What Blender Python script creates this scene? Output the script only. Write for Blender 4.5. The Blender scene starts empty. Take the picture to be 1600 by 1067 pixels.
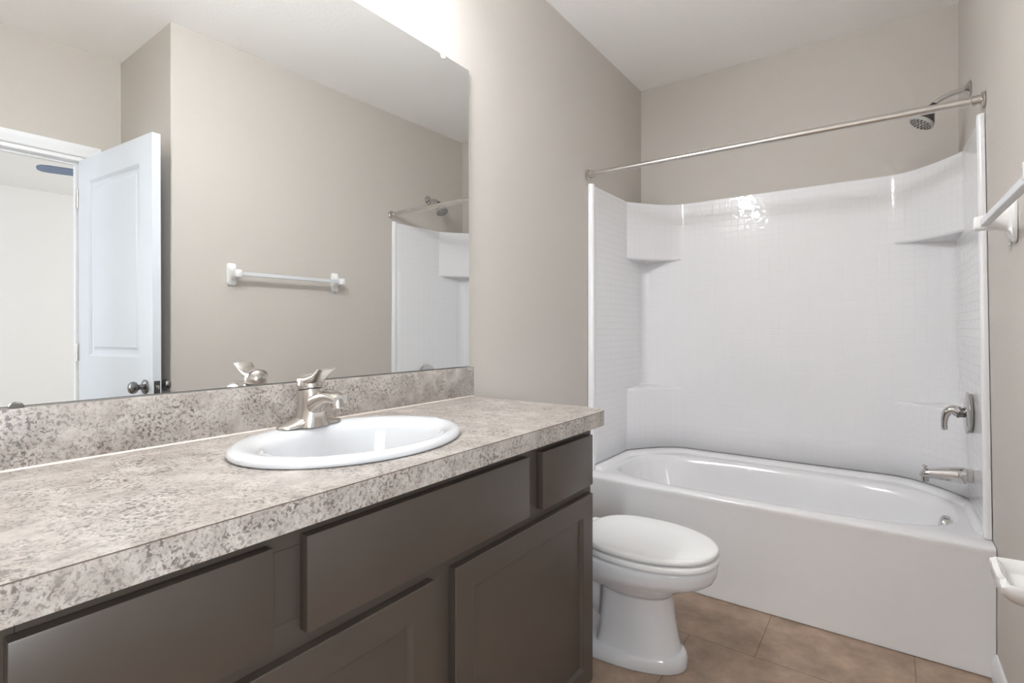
import bpy, bmesh, math
from math import sin, cos, pi, radians, sqrt
from mathutils import Vector, Matrix

# ------------------------------------------------------------------ camera
S = bpy.context.scene
COL = S.collection
FPX, YAW, V0 = 819.036, 0.6235, 513.52
cd = bpy.data.cameras.new('camera')
cd.sensor_width = 36.0
cd.lens = FPX / 1600 * 36.0
cd.shift_y = (V0 - 533.5) / 1600
cd.clip_start = 0.02
cam = bpy.data.objects.new('camera', cd)
cam.location = (1.256, 0.0, 1.157)
cam.rotation_euler = (pi / 2, 0, YAW)
COL.objects.link(cam)
S.camera = cam

# ------------------------------------------------------------------ view, world, big lights
S.view_settings.view_transform = 'Standard'
S.view_settings.look = 'None'
S.view_settings.gamma = 1.0
S.view_settings.use_curve_mapping = False
S.view_settings.exposure = -0.15
try:
    S.cycles.use_denoising = True
    S.cycles.max_bounces = 14
    S.cycles.diffuse_bounces = 8
    S.cycles.glossy_bounces = 8
    S.cycles.sample_clamp_indirect = 8.0
    S.cycles.caustics_reflective = True
except Exception:
    pass
w = bpy.data.worlds.new('sky')
S.world = w
w.use_nodes = True
wn = w.node_tree
sky = wn.nodes.new('ShaderNodeTexSky')
sky.sky_type = 'HOSEK_WILKIE'
sky.sun_direction = (0.3, 0.6, 0.7)
sky.turbidity = 3.0
wn.links.new(sky.outputs[0], wn.nodes['Background'].inputs[0])
wn.nodes['Background'].inputs[1].default_value = 1.0


def area_light(name, loc, rot, sx, sy, power, color):
    l = bpy.data.lights.new(name, 'AREA')
    l.shape = 'RECTANGLE'
    l.size, l.size_y = sx, sy
    l.energy = power
    l.color = color
    o = bpy.data.objects.new(name, l)
    o.location = loc
    o.rotation_euler = rot
    COL.objects.link(o)
    return o


# daylight entering the bedroom through its window (stands in the window opening, shining in)
area_light('window_daylight', (4.15, -1.86, 1.45), (radians(90), 0, 0), 1.7, 1.5, 80, (0.82, 0.91, 1.0))
area_light('added_second_window_fill', (4.2, 4.66, 1.45), (radians(-90), 0, 0), 1.7, 1.5, 92, (0.94, 0.97, 1.0))  # fill light in an added, unseen second window, brightening the bedroom walls
area_light('added_bathroom_window_fill', (2.26, -0.47, 1.425), (radians(90), 0, radians(90)), 0.72, 1.2, 32, (0.88, 0.94, 1.0)).data.spread = radians(140)  # fill light added behind the camera's right, in a made-up bathroom window
VANITY_W = 9.0      # each bulb of the light bar above the mirror
SHADE_E = 98.0

H = 2.638
YB = 3.125

# ------------------------------------------------------------------ materials


def srgb(r, g, b):
    f = lambda c: (c / 255 / 12.92) if c / 255 <= 0.04045 else ((c / 255 + 0.055) / 1.055) ** 2.4
    return (f(r), f(g), f(b), 1.0)


def mat(name, col, rough=0.5, metal=0.0, bump=None, coat=0.0, spec=0.5, mottle=None):
    m = bpy.data.materials.new(name)
    m.use_nodes = True
    nt = m.node_tree
    b = nt.nodes['Principled BSDF']
    b.inputs['Base Color'].default_value = col
    b.inputs['Roughness'].default_value = rough
    b.inputs['Metallic'].default_value = metal
    b.inputs['Specular IOR Level'].default_value = spec
    if coat:
        b.inputs['Coat Weight'].default_value = coat
        b.inputs['Coat Roughness'].default_value = 0.05
    if bump or mottle:
        tc = nt.nodes.new('ShaderNodeTexCoord')
    if bump:
        sc, st, det = bump
        n = nt.nodes.new('ShaderNodeTexNoise')
        n.inputs['Scale'].default_value = sc
        n.inputs['Detail'].default_value = det
        nt.links.new(tc.outputs['Object'], n.inputs['Vector'])
        bp = nt.nodes.new('ShaderNodeBump')
        bp.inputs['Strength'].default_value = st
        bp.inputs['Distance'].default_value = 0.002
        nt.links.new(n.outputs['Fac'], bp.inputs['Height'])
        nt.links.new(bp.outputs['Normal'], b.inputs['Normal'])
    if mottle:
        sc, amt = mottle
        n2 = nt.nodes.new('ShaderNodeTexNoise')
        n2.inputs['Scale'].default_value = sc
        n2.inputs['Detail'].default_value = 3
        nt.links.new(tc.outputs['Object'], n2.inputs['Vector'])
        mr = nt.nodes.new('ShaderNodeMapRange')
        mr.inputs['From Min'].default_value = 0.3
        mr.inputs['From Max'].default_value = 0.7
        mr.inputs['To Min'].default_value = 1 - amt
        mr.inputs['To Max'].default_value = 1 + amt
        nt.links.new(n2.outputs['Fac'], mr.inputs['Value'])
        mx = nt.nodes.new('ShaderNodeMix')
        mx.data_type = 'RGBA'
        mx.blend_type = 'MULTIPLY'
        mx.inputs[0].default_value = 1.0
        mx.inputs[6].default_value = col
        nt.links.new(mr.outputs[0], mx.inputs[7])
        nt.links.new(mx.outputs[2], b.inputs['Base Color'])
    return m


M = {}
M['paint'] = mat('taupe_wall_paint', srgb(199, 193, 186), 0.55, bump=(90, 0.35, 3), spec=0.4)
M['ceiling'] = mat('ceiling_paint', srgb(247, 246, 244), 0.85, bump=(60, 0.5, 4), spec=0.2)
M['bed_paint'] = mat('bedroom_wall_paint', srgb(228, 226, 224), 0.8, bump=(90, 0.3, 3), spec=0.2)
M['trim'] = mat('white_trim_paint', srgb(235, 236, 238), 0.35, mottle=(8, 0.01))
M['door'] = mat('white_door_paint', srgb(214, 219, 226), 0.32, mottle=(8, 0.01))
M['porcelain'] = mat('white_porcelain', srgb(222, 223, 226), 0.08, coat=0.4, mottle=(5, 0.01))
M['sink'] = mat('sink_porcelain', srgb(204, 205, 207), 0.1, coat=0.4, mottle=(5, 0.01))
M['acrylic'] = mat('white_gelcoat', srgb(238, 238, 240), 0.13, coat=0.35, mottle=(4, 0.012))
M['ceramic'] = mat('white_glazed_ceramic', srgb(238, 237, 236), 0.12, coat=0.3, mottle=(9, 0.01))
M['seat'] = mat('white_toilet_seat', srgb(240, 240, 240), 0.22, mottle=(5, 0.008))
M['chrome'] = mat('polished_chrome', (0.60, 0.59, 0.585, 1), 0.06, 1.0, mottle=(20, 0.03))
M['nickel'] = mat('brushed_nickel', (0.60, 0.56, 0.52, 1), 0.2, 1.0, mottle=(30, 0.05))
M['rod'] = mat('brushed_steel', (0.66, 0.63, 0.60, 1), 0.26, 1.0, mottle=(30, 0.05))
M['darkmetal'] = mat('dark_knob_metal', (0.22, 0.215, 0.215, 1), 0.22, 1.0, mottle=(30, 0.05))
M['black'] = mat('black_plastic', srgb(58, 54, 52), 0.35, mottle=(30, 0.05))
M['greyplastic'] = mat('grey_plastic', srgb(175, 172, 168), 0.4, mottle=(30, 0.05))
M['espresso'] = mat('espresso_cabinet', srgb(66, 58, 51), 0.36, bump=(40, 0.08, 2), mottle=(6, 0.06), spec=0.55)
M['cabinside'] = mat('cabinet_side', srgb(60, 52, 46), 0.45, mottle=(6, 0.06))
M['caulk'] = mat('white_caulk', srgb(196, 186, 177), 0.5, mottle=(20, 0.03))
M['barplastic'] = mat('translucent_white_bar', srgb(214, 216, 220), 0.25, mottle=(12, 0.02))
M['clip'] = mat('clear_clip', srgb(232, 228, 222), 0.2, mottle=(12, 0.02))
M['darkclip'] = mat('dark_clip', srgb(96, 92, 88), 0.3, 0.3, mottle=(12, 0.03))
M['fan'] = mat('dark_fan_blade', srgb(112, 130, 160), 0.45, mottle=(7, 0.08))
M['fanmetal'] = mat('fan_motor_metal', (0.25, 0.25, 0.27, 1), 0.35, 1.0, mottle=(7, 0.05))
M['carpet'] = mat('bedroom_carpet', srgb(176, 166, 154), 0.95, bump=(300, 0.8, 2), spec=0.1)
M['grout'] = mat('dark_gap', srgb(120, 112, 106), 0.8, mottle=(20, 0.05))


def mirror_mat():
    m = mat('mirror_silver', (0.93, 0.945, 0.94, 1), 0.0, 1.0)
    return m


M['mirror'] = mirror_mat()
M['glassedge'] = mat('mirror_glass_edge', srgb(214, 220, 216), 0.15, mottle=(20, 0.03))


def emis(name, col, strength, base):
    m = mat(name, base, 0.3)
    b = m.node_tree.nodes['Principled BSDF']
    b.inputs['Emission Color'].default_value = col
    b.inputs['Emission Strength'].default_value = strength
    return m


M['shade'] = emis('lit_frosted_glass', (0.94, 0.97, 1.0, 1), SHADE_E, srgb(245, 243, 238))


def laminate():
    m = bpy.data.materials.new('granite_laminate')
    m.use_nodes = True
    nt = m.node_tree
    N, L = nt.nodes, nt.links
    b = N['Principled BSDF']
    b.inputs['Roughness'].default_value = 0.34
    tc = N.new('ShaderNodeTexCoord')

    def noise(scale, det, rough=0.6, dist=0.0, off=0.0):
        mp = N.new('ShaderNodeMapping')
        mp.inputs['Location'].default_value = (off, off * 1.7, off * 0.6)
        L.new(tc.outputs['Object'], mp.inputs['Vector'])
        n = N.new('ShaderNodeTexNoise')
        n.inputs['Scale'].default_value = scale
        n.inputs['Detail'].default_value = det
        n.inputs['Roughness'].default_value = rough
        n.inputs['Distortion'].default_value = dist
        L.new(mp.outputs[0], n.inputs['Vector'])
        return n.outputs['Fac']

    def ramp(src, p0, p1, c0=(0, 0, 0, 1), c1=(1, 1, 1, 1)):
        r = N.new('ShaderNodeValToRGB')
        r.color_ramp.elements[0].position = p0
        r.color_ramp.elements[1].position = p1
        r.color_ramp.elements[0].color = c0
        r.color_ramp.elements[1].color = c1
        L.new(src, r.inputs[0])
        return r.outputs[0]

    def mix(fac, a, c, mode='MIX'):
        x = N.new('ShaderNodeMix')
        x.data_type = 'RGBA'
        x.blend_type = mode
        if hasattr(fac, 'is_output'):
            L.new(fac, x.inputs[0])
        else:
            x.inputs[0].default_value = fac
        for s, i in ((a, 6), (c, 7)):
            if hasattr(s, 'is_output'):
                L.new(s, x.inputs[i])
            else:
                x.inputs[i].default_value = s
        return x.outputs[2]

    def mul(a, c):
        x = N.new('ShaderNodeMath')
        x.operation = 'MULTIPLY'
        L.new(a, x.inputs[0])
        if hasattr(c, 'is_output'):
            L.new(c, x.inputs[1])
        else:
            x.inputs[1].default_value = c
        return x.outputs[0]

    base = ramp(noise(20, 5, 0.65, 0.4), 0.35, 0.66, srgb(150, 142, 135), srgb(186, 179, 172))
    patch = ramp(noise(11, 4, 0.65, 0.6, 3.1), 0.32, 0.62)
    fleck = ramp(noise(150, 4, 0.62, 0.5, 1.3), 0.515, 0.58)
    fine = ramp(noise(300, 3, 0.6, 0.3, 5.3), 0.55, 0.63)
    mid = ramp(noise(80, 5, 0.65, 0.8, 7.7), 0.52, 0.62)
    cold = mix(mul(mul(mid, patch), 0.6), base, srgb(150, 137, 129))
    c2 = mix(mul(mul(fleck, patch), 0.9), cold, srgb(78, 70, 66))
    c3 = mix(mul(mul(fine, patch), 0.6), c2, srgb(100, 89, 84))
    L.new(c3, b.inputs['Base Color'])
    return m


M['laminate'] = laminate()
M['seam'] = mat('laminate_edge_line', srgb(98, 84, 76), 0.5, mottle=(40, 0.1))


def floor_mat():
    m = bpy.data.materials.new('brown_vinyl_tile')
    m.use_nodes = True
    nt = m.node_tree
    N, L = nt.nodes, nt.links
    b = N['Principled BSDF']
    b.inputs['Roughness'].default_value = 0.42
    tc = N.new('ShaderNodeTexCoord')
    mp = N.new('ShaderNodeMapping')
    mp.inputs['Location'].default_value = (-0.643, -2.0, 0)
    L.new(tc.outputs['Object'], mp.inputs['Vector'])
    br = N.new('ShaderNodeTexBrick')
    br.offset = 0.5
    br.inputs['Scale'].default_value = 1.0
    br.inputs['Brick Width'].default_value = 0.457
    br.inputs['Row Height'].default_value = 0.457
    br.inputs['Mortar Size'].default_value = 0.0022
    br.inputs['Mortar Smooth'].default_value = 0.3
    br.inputs['Color1'].default_value = srgb(168, 147, 130)
    br.inputs['Color2'].default_value = srgb(174, 152, 135)
    br.inputs['Mortar'].default_value = srgb(128, 110, 98)
    L.new(mp.outputs[0], br.inputs['Vector'])
    n = N.new('ShaderNodeTexNoise')
    n.inputs['Scale'].default_value = 9
    n.inputs['Detail'].default_value = 8
    n.inputs['Roughness'].default_value = 0.68
    L.new(tc.outputs['Object'], n.inputs['Vector'])
    r = N.new('ShaderNodeValToRGB')
    r.color_ramp.elements[0].position = 0.32
    r.color_ramp.elements[1].position = 0.68
    r.color_ramp.elements[0].color = (0.62, 0.60, 0.58, 1)
    r.color_ramp.elements[1].color = (1.12, 1.08, 1.05, 1)
    L.new(n.outputs['Fac'], r.inputs[0])
    x = N.new('ShaderNodeMix')
    x.data_type = 'RGBA'
    x.blend_type = 'MULTIPLY'
    x.inputs[0].default_value = 1
    L.new(br.outputs['Color'], x.inputs[6])
    L.new(r.outputs[0], x.inputs[7])
    L.new(x.outputs[2], b.inputs['Base Color'])
    bp = N.new('ShaderNodeBump')
    bp.inputs['Strength'].default_value = 0.25
    bp.inputs['Distance'].default_value = 0.002
    L.new(n.outputs['Fac'], bp.inputs['Height'])
    L.new(bp.outputs['Normal'], b.inputs['Normal'])
    return m


M['floor'] = floor_mat()


def tile_mat():
    m = mat('embossed_tile_gelcoat', srgb(238, 238, 240), 0.3, coat=0.9, spec=0.25)
    nt = m.node_tree
    N, L = nt.nodes, nt.links
    b = N['Principled BSDF']
    tc = N.new('ShaderNodeTexCoord')
    br = N.new('ShaderNodeTexBrick')
    br.offset = 0.0
    br.inputs['Scale'].default_value = 1.0
    br.inputs['Brick Width'].default_value = 0.034
    br.inputs['Row Height'].default_value = 0.034
    br.inputs['Mortar Size'].default_value = 0.0020
    br.inputs['Mortar Smooth'].default_value = 0.8
    br.inputs['Color1'].default_value = (1, 1, 1, 1)
    br.inputs['Color2'].default_value = (1, 1, 1, 1)
    br.inputs['Mortar'].default_value = (0, 0, 0, 1)
    L.new(tc.outputs['UV'], br.inputs['Vector'])
    n = N.new('ShaderNodeTexNoise')
    n.inputs['Scale'].default_value = 26
    n.inputs['Detail'].default_value = 1
    L.new(tc.outputs['Object'], n.inputs['Vector'])
    ad = N.new('ShaderNodeMath')
    ad.operation = 'MULTIPLY_ADD'
    ad.inputs[1].default_value = 0.7
    L.new(n.outputs['Fac'], ad.inputs[0])
    L.new(br.outputs['Color'], ad.inputs[2])
    bp = N.new('ShaderNodeBump')
    bp.inputs['Strength'].default_value = 1.0
    bp.inputs['Distance'].default_value = 0.0016
    L.new(ad.outputs[0], bp.inputs['Height'])
    L.new(bp.outputs['Normal'], b.inputs['Coat Normal'])
    bp2 = N.new('ShaderNodeBump')
    bp2.inputs['Strength'].default_value = 0.38
    bp2.inputs['Distance'].default_value = 0.0010
    L.new(ad.outputs[0], bp2.inputs['Height'])
    L.new(bp2.outputs['Normal'], b.inputs['Normal'])
    return m


M['tile'] = tile_mat()

# ------------------------------------------------------------------ mesh helpers


def finish(name, bm, m, parent=None, smooth=True, angle=35):
    bmesh.ops.recalc_face_normals(bm, faces=bm.faces[:])
    me = bpy.data.meshes.new(name)
    bm.to_mesh(me)
    bm.free()
    if not isinstance(m, (list, tuple)):
        m = [m]
    for x in m:
        me.materials.append(x)
    if smooth:
        me.polygons.foreach_set('use_smooth', [True] * len(me.polygons))
        me.set_sharp_from_angle(angle=radians(angle))
    o = bpy.data.objects.new(name, me)
    COL.objects.link(o)
    if parent:
        o.parent = parent
        o.matrix_parent_inverse = Matrix.Translation(-Vector(parent.location)) if parent.parent is None and parent.type == 'EMPTY' else Matrix()
    return o


def box(bm, a, b, bev=0.0, seg=2):
    x0, y0, z0 = a
    x1, y1, z1 = b
    vs = [bm.verts.new(p) for p in ((x0, y0, z0), (x1, y0, z0), (x1, y1, z0), (x0, y1, z0),
                                    (x0, y0, z1), (x1, y0, z1), (x1, y1, z1), (x0, y1, z1))]
    fs = [bm.faces.new([vs[i] for i in f]) for f in ((3, 2, 1, 0), (4, 5, 6, 7), (0, 1, 5, 4), (1, 2, 6, 5), (2, 3, 7, 6), (3, 0, 4, 7))]
    if bev:
        es = list({e for f in fs for e in f.edges})
        bmesh.ops.bevel(bm, geom=es, offset=bev, segments=seg, affect='EDGES', profile=0.5)
    return vs


def loft(bm, rings, closed=True, cap0=True, cap1=True, mi=0):
    R = [[bm.verts.new(p) for p in r] for r in rings]
    n = len(R[0])
    out = []
    for i in range(len(R) - 1):
        for j in range(n if closed else n - 1):
            k = (j + 1) % n
            try:
                f = bm.faces.new((R[i][j], R[i][k], R[i + 1][k], R[i + 1][j]))
                f.material_index = mi
                out.append(f)
            except ValueError:
                pass
    if closed and cap0:
        bm.faces.new(R[0][::-1]).material_index = mi
    if closed and cap1:
        bm.faces.new(R[-1]).material_index = mi
    return R


def frame_of(d):
    d = Vector(d).normalized()
    up = Vector((0, 0, 1)) if abs(d.z) < 0.9 else Vector((0, 1, 0))
    a = d.cross(up).normalized()
    return a, a.cross(d).normalized()


def lathe(bm, origin, axis, prof, n=32, cap0=True, cap1=True, mi=0):
    """prof: list of (distance along axis, radius)"""
    o, d = Vector(origin), Vector(axis).normalized()
    a, b = frame_of(d)
    rings = []
    for t, r in prof:
        r = max(r, 1e-5)
        rings.append([o + d * t + (a * cos(2 * pi * k / n) + b * sin(2 * pi * k / n)) * r for k in range(n)])
    return loft(bm, rings, True, cap0, cap1, mi)


def tube(bm, pts, radii, n=20, flat=1.0):
    """sweep circles (or ellipses, flat = vertical squash) along a polyline"""
    P = [Vector(p) for p in pts]
    if not isinstance(radii, (list, tuple)):
        radii = [radii] * len(P)
    rings = []
    a_prev = None
    for i, p in enumerate(P):
        t = (P[min(i + 1, len(P) - 1)] - P[max(i - 1, 0)]).normalized()
        if a_prev is None:
            a, b = frame_of(t)
        else:
            a = (a_prev - t * a_prev.dot(t)).normalized()
            b = a.cross(t).normalized()
        a_prev = a
        rings.append([p + (a * cos(2 * pi * k / n) + b * flat * sin(2 * pi * k / n)) * radii[i] for k in range(n)])
    loft(bm, rings)


def bez(p0, p1, p2, p3, n=14):
    out = []
    for i in range(n + 1):
        t = i / n
        out.append(Vector(p0) * (1 - t) ** 3 + Vector(p1) * 3 * t * (1 - t) ** 2 + Vector(p2) * 3 * t * t * (1 - t) + Vector(p3) * t ** 3)
    return out


def superell(cx, cy, ax, ay, z, n=64, e=2.0):
    out = []
    for k in range(n):
        t = 2 * pi * k / n
        c, s = cos(t), sin(t)
        out.append(Vector((cx + ax * math.copysign(abs(c) ** (2 / e), c), cy + ay * math.copysign(abs(s) ** (2 / e), s), z)))
    return out


def rrect(cx, cy, hx, hy, r, z, n=8):
    out = []
    for (sx, sy, a0) in ((1, 1, 0), (-1, 1, pi / 2), (-1, -1, pi), (1, -1, 1.5 * pi)):
        for k in range(n + 1):
            a = a0 + (pi / 2) * k / n
            out.append(Vector((cx + sx * (hx - r) + r * cos(a), cy + sy * (hy - r) + r * sin(a), z)))
    return out


def thing(name, label, cat, loc, group=None):
    o = bpy.data.objects.new(name, None)
    o.empty_display_size = 0.1
    o.location = loc
    COL.objects.link(o)
    o['label'] = label
    o['category'] = cat
    if group:
        o['group'] = group
    return o


def tag(o, label, cat, group=None):
    o['label'] = label
    o['category'] = cat
    if group:
        o['group'] = group
    return o


def struct(name, bm, m, parent=None, **k):
    o = finish(name, bm, m, parent, **k)
    o['kind'] = 'structure'
    return o


# ------------------------------------------------------------------ room shell
def xr(y, z):
    """inner face of the right wall: slightly out of square and out of plumb"""
    x = 1.524 - 0.016 * (y - 2.409)
    lean = 0.020 * min(1, max(0, (1.95 - z) / 1.45))
    return x + lean


YO = 1.071      # outer corner of the right wall
XD = 2.2        # wall with the doorway
YF = -0.95      # wall behind the camera
bm = bmesh.new()
box(bm, (-0.12, YF - 0.12, 0), (0, YB + 0.12, H))
struct('wall_left', bm, M['paint'])
bm = bmesh.new()
box(bm, (0, YB, 0), (XD + 0.0, YB + 0.12, H))
struct('wall_back', bm, M['paint'])
bm = bmesh.new()
box(bm, (0, YF - 0.12, 0), (XD, YF, H))
struct('wall_front', bm, M['paint'])
bm = bmesh.new()                      # right wall: leaning face, outer corner, return to the doorway wall
zs = [0, 0.5, 1.0, 1.5, 1.95, 2.3, H]
rings = []
for z in zs:
    rings.append([Vector((xr(YO, z) + 0.004, YO, z)), Vector((xr(YO + 0.004, z), YO + 0.004, z)), Vector((xr(YB, z), YB, z)), Vector((XD, YB, z)), Vector((XD, YO, z))])
loft(bm, rings)
struct('wall_right', bm, M['paint'], angle=20)
DY0, DY1, DH = 0.135, 0.912, 2.07     # door opening
bm = bmesh.new()
BY_0, BY_1, BZ_0, BZ_1 = -0.88, -0.06, 0.75, 2.1    # unseen bathroom window beside the entry, added to let fill light in
box(bm, (XD, YF - 0.12, 0), (XD + 0.12, BY_0, H))
box(bm, (XD, BY_1, 0), (XD + 0.12, DY0, H))
box(bm, (XD, BY_0, 0), (XD + 0.12, BY_1, BZ_0))
box(bm, (XD, BY_0, BZ_1), (XD + 0.12, BY_1, H))
box(bm, (XD, DY1, 0), (XD + 0.12, YB + 0.12, H))
box(bm, (XD, DY0, DH), (XD + 0.12, DY1, H))
struct('wall_entry', bm, M['paint'])
bm = bmesh.new()
box(bm, (-0.12, YF - 0.12, -0.05), (XD + 0.06, YB + 0.12, 0))
struct('floor', bm, M['floor'])
bm = bmesh.new()
box(bm, (-0.12, YF - 0.12, H), (XD + 0.12, YB + 0.12, H + 0.08))
struct('ceiling', bm, M['ceiling'])
# bedroom beyond the doorway
BX, BY0, BY1 = 5.95, -1.8, 4.6
bm = bmesh.new()
box(bm, (XD + 0.06, BY0, -0.05), (BX, BY1, -0.001))
struct('floor_bedroom', bm, M['carpet'])
bm = bmesh.new()
box(bm, (XD + 0.12, BY0, H), (BX, BY1, H + 0.08))
struct('ceiling_bedroom', bm, M['bed_paint'])
bm = bmesh.new()
box(bm, (BX, BY0 - 0.12, 0), (BX + 0.1, BY1 + 0.1, H))
struct('wall_bedroom_far', bm, M['bed_paint'])
bm = bmesh.new()
WX0, WX1, WZ0, WZ1 = 3.25, 5.05, 0.65, 2.25
box(bm, (XD, BY1, 0), (WX0, BY1 + 0.12, H))
box(bm, (WX1, BY1, 0), (BX, BY1 + 0.12, H))
box(bm, (WX0, BY1, 0), (WX1, BY1 + 0.12, WZ0))
box(bm, (WX0, BY1, WZ1), (WX1, BY1 + 0.12, H))
struct('wall_bedroom_right', bm, M['bed_paint'])
bm = bmesh.new()
box(bm, (XD, BY0 - 0.12, 0), (WX0, BY0, H))
box(bm, (WX1, BY0 - 0.12, 0), (BX, BY0, H))
box(bm, (WX0, BY0 - 0.12, 0), (WX1, BY0, WZ0))
box(bm, (WX0, BY0 - 0.12, WZ1), (WX1, BY0, H))
struct('wall_bedroom_left', bm, M['bed_paint'])
bm = bmesh.new()
box(bm, (XD + 0.0, BY0, 0), (XD + 0.12, YF - 0.12, H))
box(bm, (XD + 0.0, YB + 0.12, 0), (XD + 0.12, BY1, H))
struct('wall_bedroom_near', bm, M['bed_paint'])
bm = bmesh.new()
for (a, b_) in (((WX0, WZ0), (WX0 + 0.05, WZ1)), ((WX1 - 0.05, WZ0), (WX1, WZ1)), ((WX0 + 0.05, WZ0), (WX1 - 0.05, WZ0 + 0.05)), ((WX0 + 0.05, WZ1 - 0.05), (WX1 - 0.05, WZ1)), ((4.13, WZ0 + 0.05), (4.17, WZ1 - 0.05))):
    box(bm, (a[0], BY0 - 0.11, a[1]), (b_[0], BY0 - 0.075, b_[1]))
struct('window_1', bm, M['trim'])
bm = bmesh.new()
for (a, b_) in (((WX0, WZ0), (WX0 + 0.05, WZ1)), ((WX1 - 0.05, WZ0), (WX1, WZ1)), ((WX0 + 0.05, WZ0), (WX1 - 0.05, WZ0 + 0.05)), ((WX0 + 0.05, WZ1 - 0.05), (WX1 - 0.05, WZ1)), ((4.13, WZ0 + 0.05), (4.17, WZ1 - 0.05))):
    box(bm, (a[0], BY1 + 0.075, a[1]), (b_[0], BY1 + 0.11, b_[1]))
struct('window_added_3', bm, M['trim'])  # frame of the second bedroom window, unseen and added for its light

bm = bmesh.new()
for a, b_ in (((BY_0, BZ_0), (BY_0 + 0.045, BZ_1)), ((BY_1 - 0.045, BZ_0), (BY_1, BZ_1)), ((BY_0 + 0.045, BZ_0), (BY_1 - 0.045, BZ_0 + 0.045)), ((BY_0 + 0.045, BZ_1 - 0.045), (BY_1 - 0.045, BZ_1)), ((BY_0 + 0.045, 1.4), (BY_1 - 0.045, 1.44))):
    box(bm, (XD + 0.08, a[0], a[1]), (XD + 0.115, b_[0], b_[1]))
struct('window_added_2', bm, M['trim'])  # frame for the added bathroom window that holds the fill light

# baseboards
BH = 0.085


def skirting(name, pts, n_out):
    bm = bmesh.new()
    prof = [(0, 0), (0.014, 0), (0.014, BH * 0.72), (0.010, BH * 0.82), (0.009, BH * 0.92), (0.004, BH), (0, BH)]
    rings = []
    for p in pts:
        rings.append([Vector((p[0] + n_out[0] * d, p[1] + n_out[1] * d, z)) for d, z in prof])
    loft(bm, rings)
    return struct(name, bm, M['trim'])


skirting('baseboard_right', [(xr(YO, 0), YO - 0.014), (xr(2.33, 0), 2.33)], (-1, 0))
skirting('baseboard_return', [(xr(YO, 0), YO), (XD, YO)], (0, -1))
skirting('baseboard_left', [(0, 1.5), (0, 2.33)], (1, 0))
skirting('baseboard_front', [(0, YF), (XD, YF)], (0, 1))

# door casing (trim) and jamb
CW = 0.06


def casing(name, a, b, dirv):
    """moulded strip on the doorway wall from a to b (points on the inner edge), dirv = outward direction in the wall plane"""
    bm = bmesh.new()
    prof = [(0, 0.0), (0, 0.009), (0.006, 0.011), (0.012, 0.008), (0.03, 0.012), (0.045, 0.016), (CW, 0.017), (CW, 0)]
    rings = []
    for (y, z), ext in ((a, -1), (b, 1)):
        ring = []
        for u, d in prof:
            yy, zz = y + dirv[0] * u, z + dirv[1] * u
            if dirv[1]:
                yy += ext * u       # mitred corners
            elif ext == 1:
                zz += u
            ring.append(Vector((XD - d, yy, zz)))
        rings.append(ring)
    loft(bm, rings)
    return struct(name, bm, M['trim'])


casing('trim_1', (DY0 - 0.004, DH + 0.004), (DY1 + 0.004, DH + 0.004), (0, 1))
casing('trim_2', (DY1 + 0.004, 0), (DY1 + 0.004, DH + 0.004), (1, 0))
casing('trim_3', (DY0 - 0.004, 0), (DY0 - 0.004, DH + 0.004), (-1, 0))
bm = bmesh.new()
box(bm, (XD - 0.001, DY0, DH - 0.018), (XD + 0.121, DY1, DH))
box(bm, (XD - 0.001, DY0, 0), (XD + 0.121, DY0 + 0.018, DH - 0.018))
box(bm, (XD - 0.001, DY1 - 0.018, 0), (XD + 0.121, DY1, DH - 0.018))
box(bm, (XD + 0.045, DY0 + 0.018, DH - 0.03), (XD + 0.08, DY1 - 0.018, DH - 0.018))
box(bm, (XD + 0.045, DY0 + 0.018, 0), (XD + 0.08, DY0 + 0.03, DH - 0.03))
box(bm, (XD + 0.045, DY1 - 0.03, 0), (XD + 0.08, DY1 - 0.018, DH - 0.03))
struct('trim_4', bm, M['trim'])

# ------------------------------------------------------------------ door (open into the bathroom)
HX, HY = 2.19, 0.899
FX, FY = 1.4325, 0.968
dl = sqrt((FX - HX) ** 2 + (FY - HY) ** 2)
door_rot = math.atan2(FY - HY, FX - HX)
T = 0.035
DT = 2.048


def door_slab():
    """local: x 0..dl along the door, y +-T/2, z; two recessed moulded panels on both faces"""
    bm = bmesh.new()
    st = 0.115
    z0 = 0.012
    pan = [(0.22, 0.80), (1.035, DT - 0.12)]
    xs = [0, st, dl - st, dl]
    zz = [z0, pan[0][0], pan[0][1], pan[1][0], pan[1][1], DT]
    for s in (1, -1):
        y = s * T / 2
        g = [[bm.verts.new((x, y, z)) for x in xs] for z in zz]
        for i in range(5):
            for j in range(3):
                q = (g[i][j], g[i][j + 1], g[i + 1][j + 1], g[i + 1][j])
                if j == 1 and i in (1, 3):
                    prev = list(q)
                    x0, x1, za, zb = xs[1], xs[2], zz[i], zz[i + 1]
                    for ins, dep in ((0.005, 0.003), (0.014, 0.011), (0.020, 0.0125), (0.034, 0.0115), (0.046, 0.005)):
                        cur = [bm.verts.new((x, y - s * dep, z)) for x, z in ((x0 + ins, za + ins), (x1 - ins, za + ins), (x1 - ins, zb - ins), (x0 + ins, zb - ins))]
                        for k in range(4):
                            bm.faces.new((prev[k], prev[(k + 1) % 4], cur[(k + 1) % 4], cur[k]))
                        prev = cur
                    bm.faces.new(prev)
                else:
                    bm.faces.new(q)
    # edge faces
    for a, b in (((0, z0), (0, DT)), ((0, DT), (dl, DT)), ((dl, DT), (dl, z0)), ((dl, z0), (0, z0))):
        bm.faces.new([bm.verts.new(p) for p in ((a[0], T / 2, a[1]), (b[0], T / 2, b[1]), (b[0], -T / 2, b[1]), (a[0], -T / 2, a[1]))])
    bmesh.ops.remove_doubles(bm, verts=bm.verts[:], dist=1e-5)
    return bm


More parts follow.
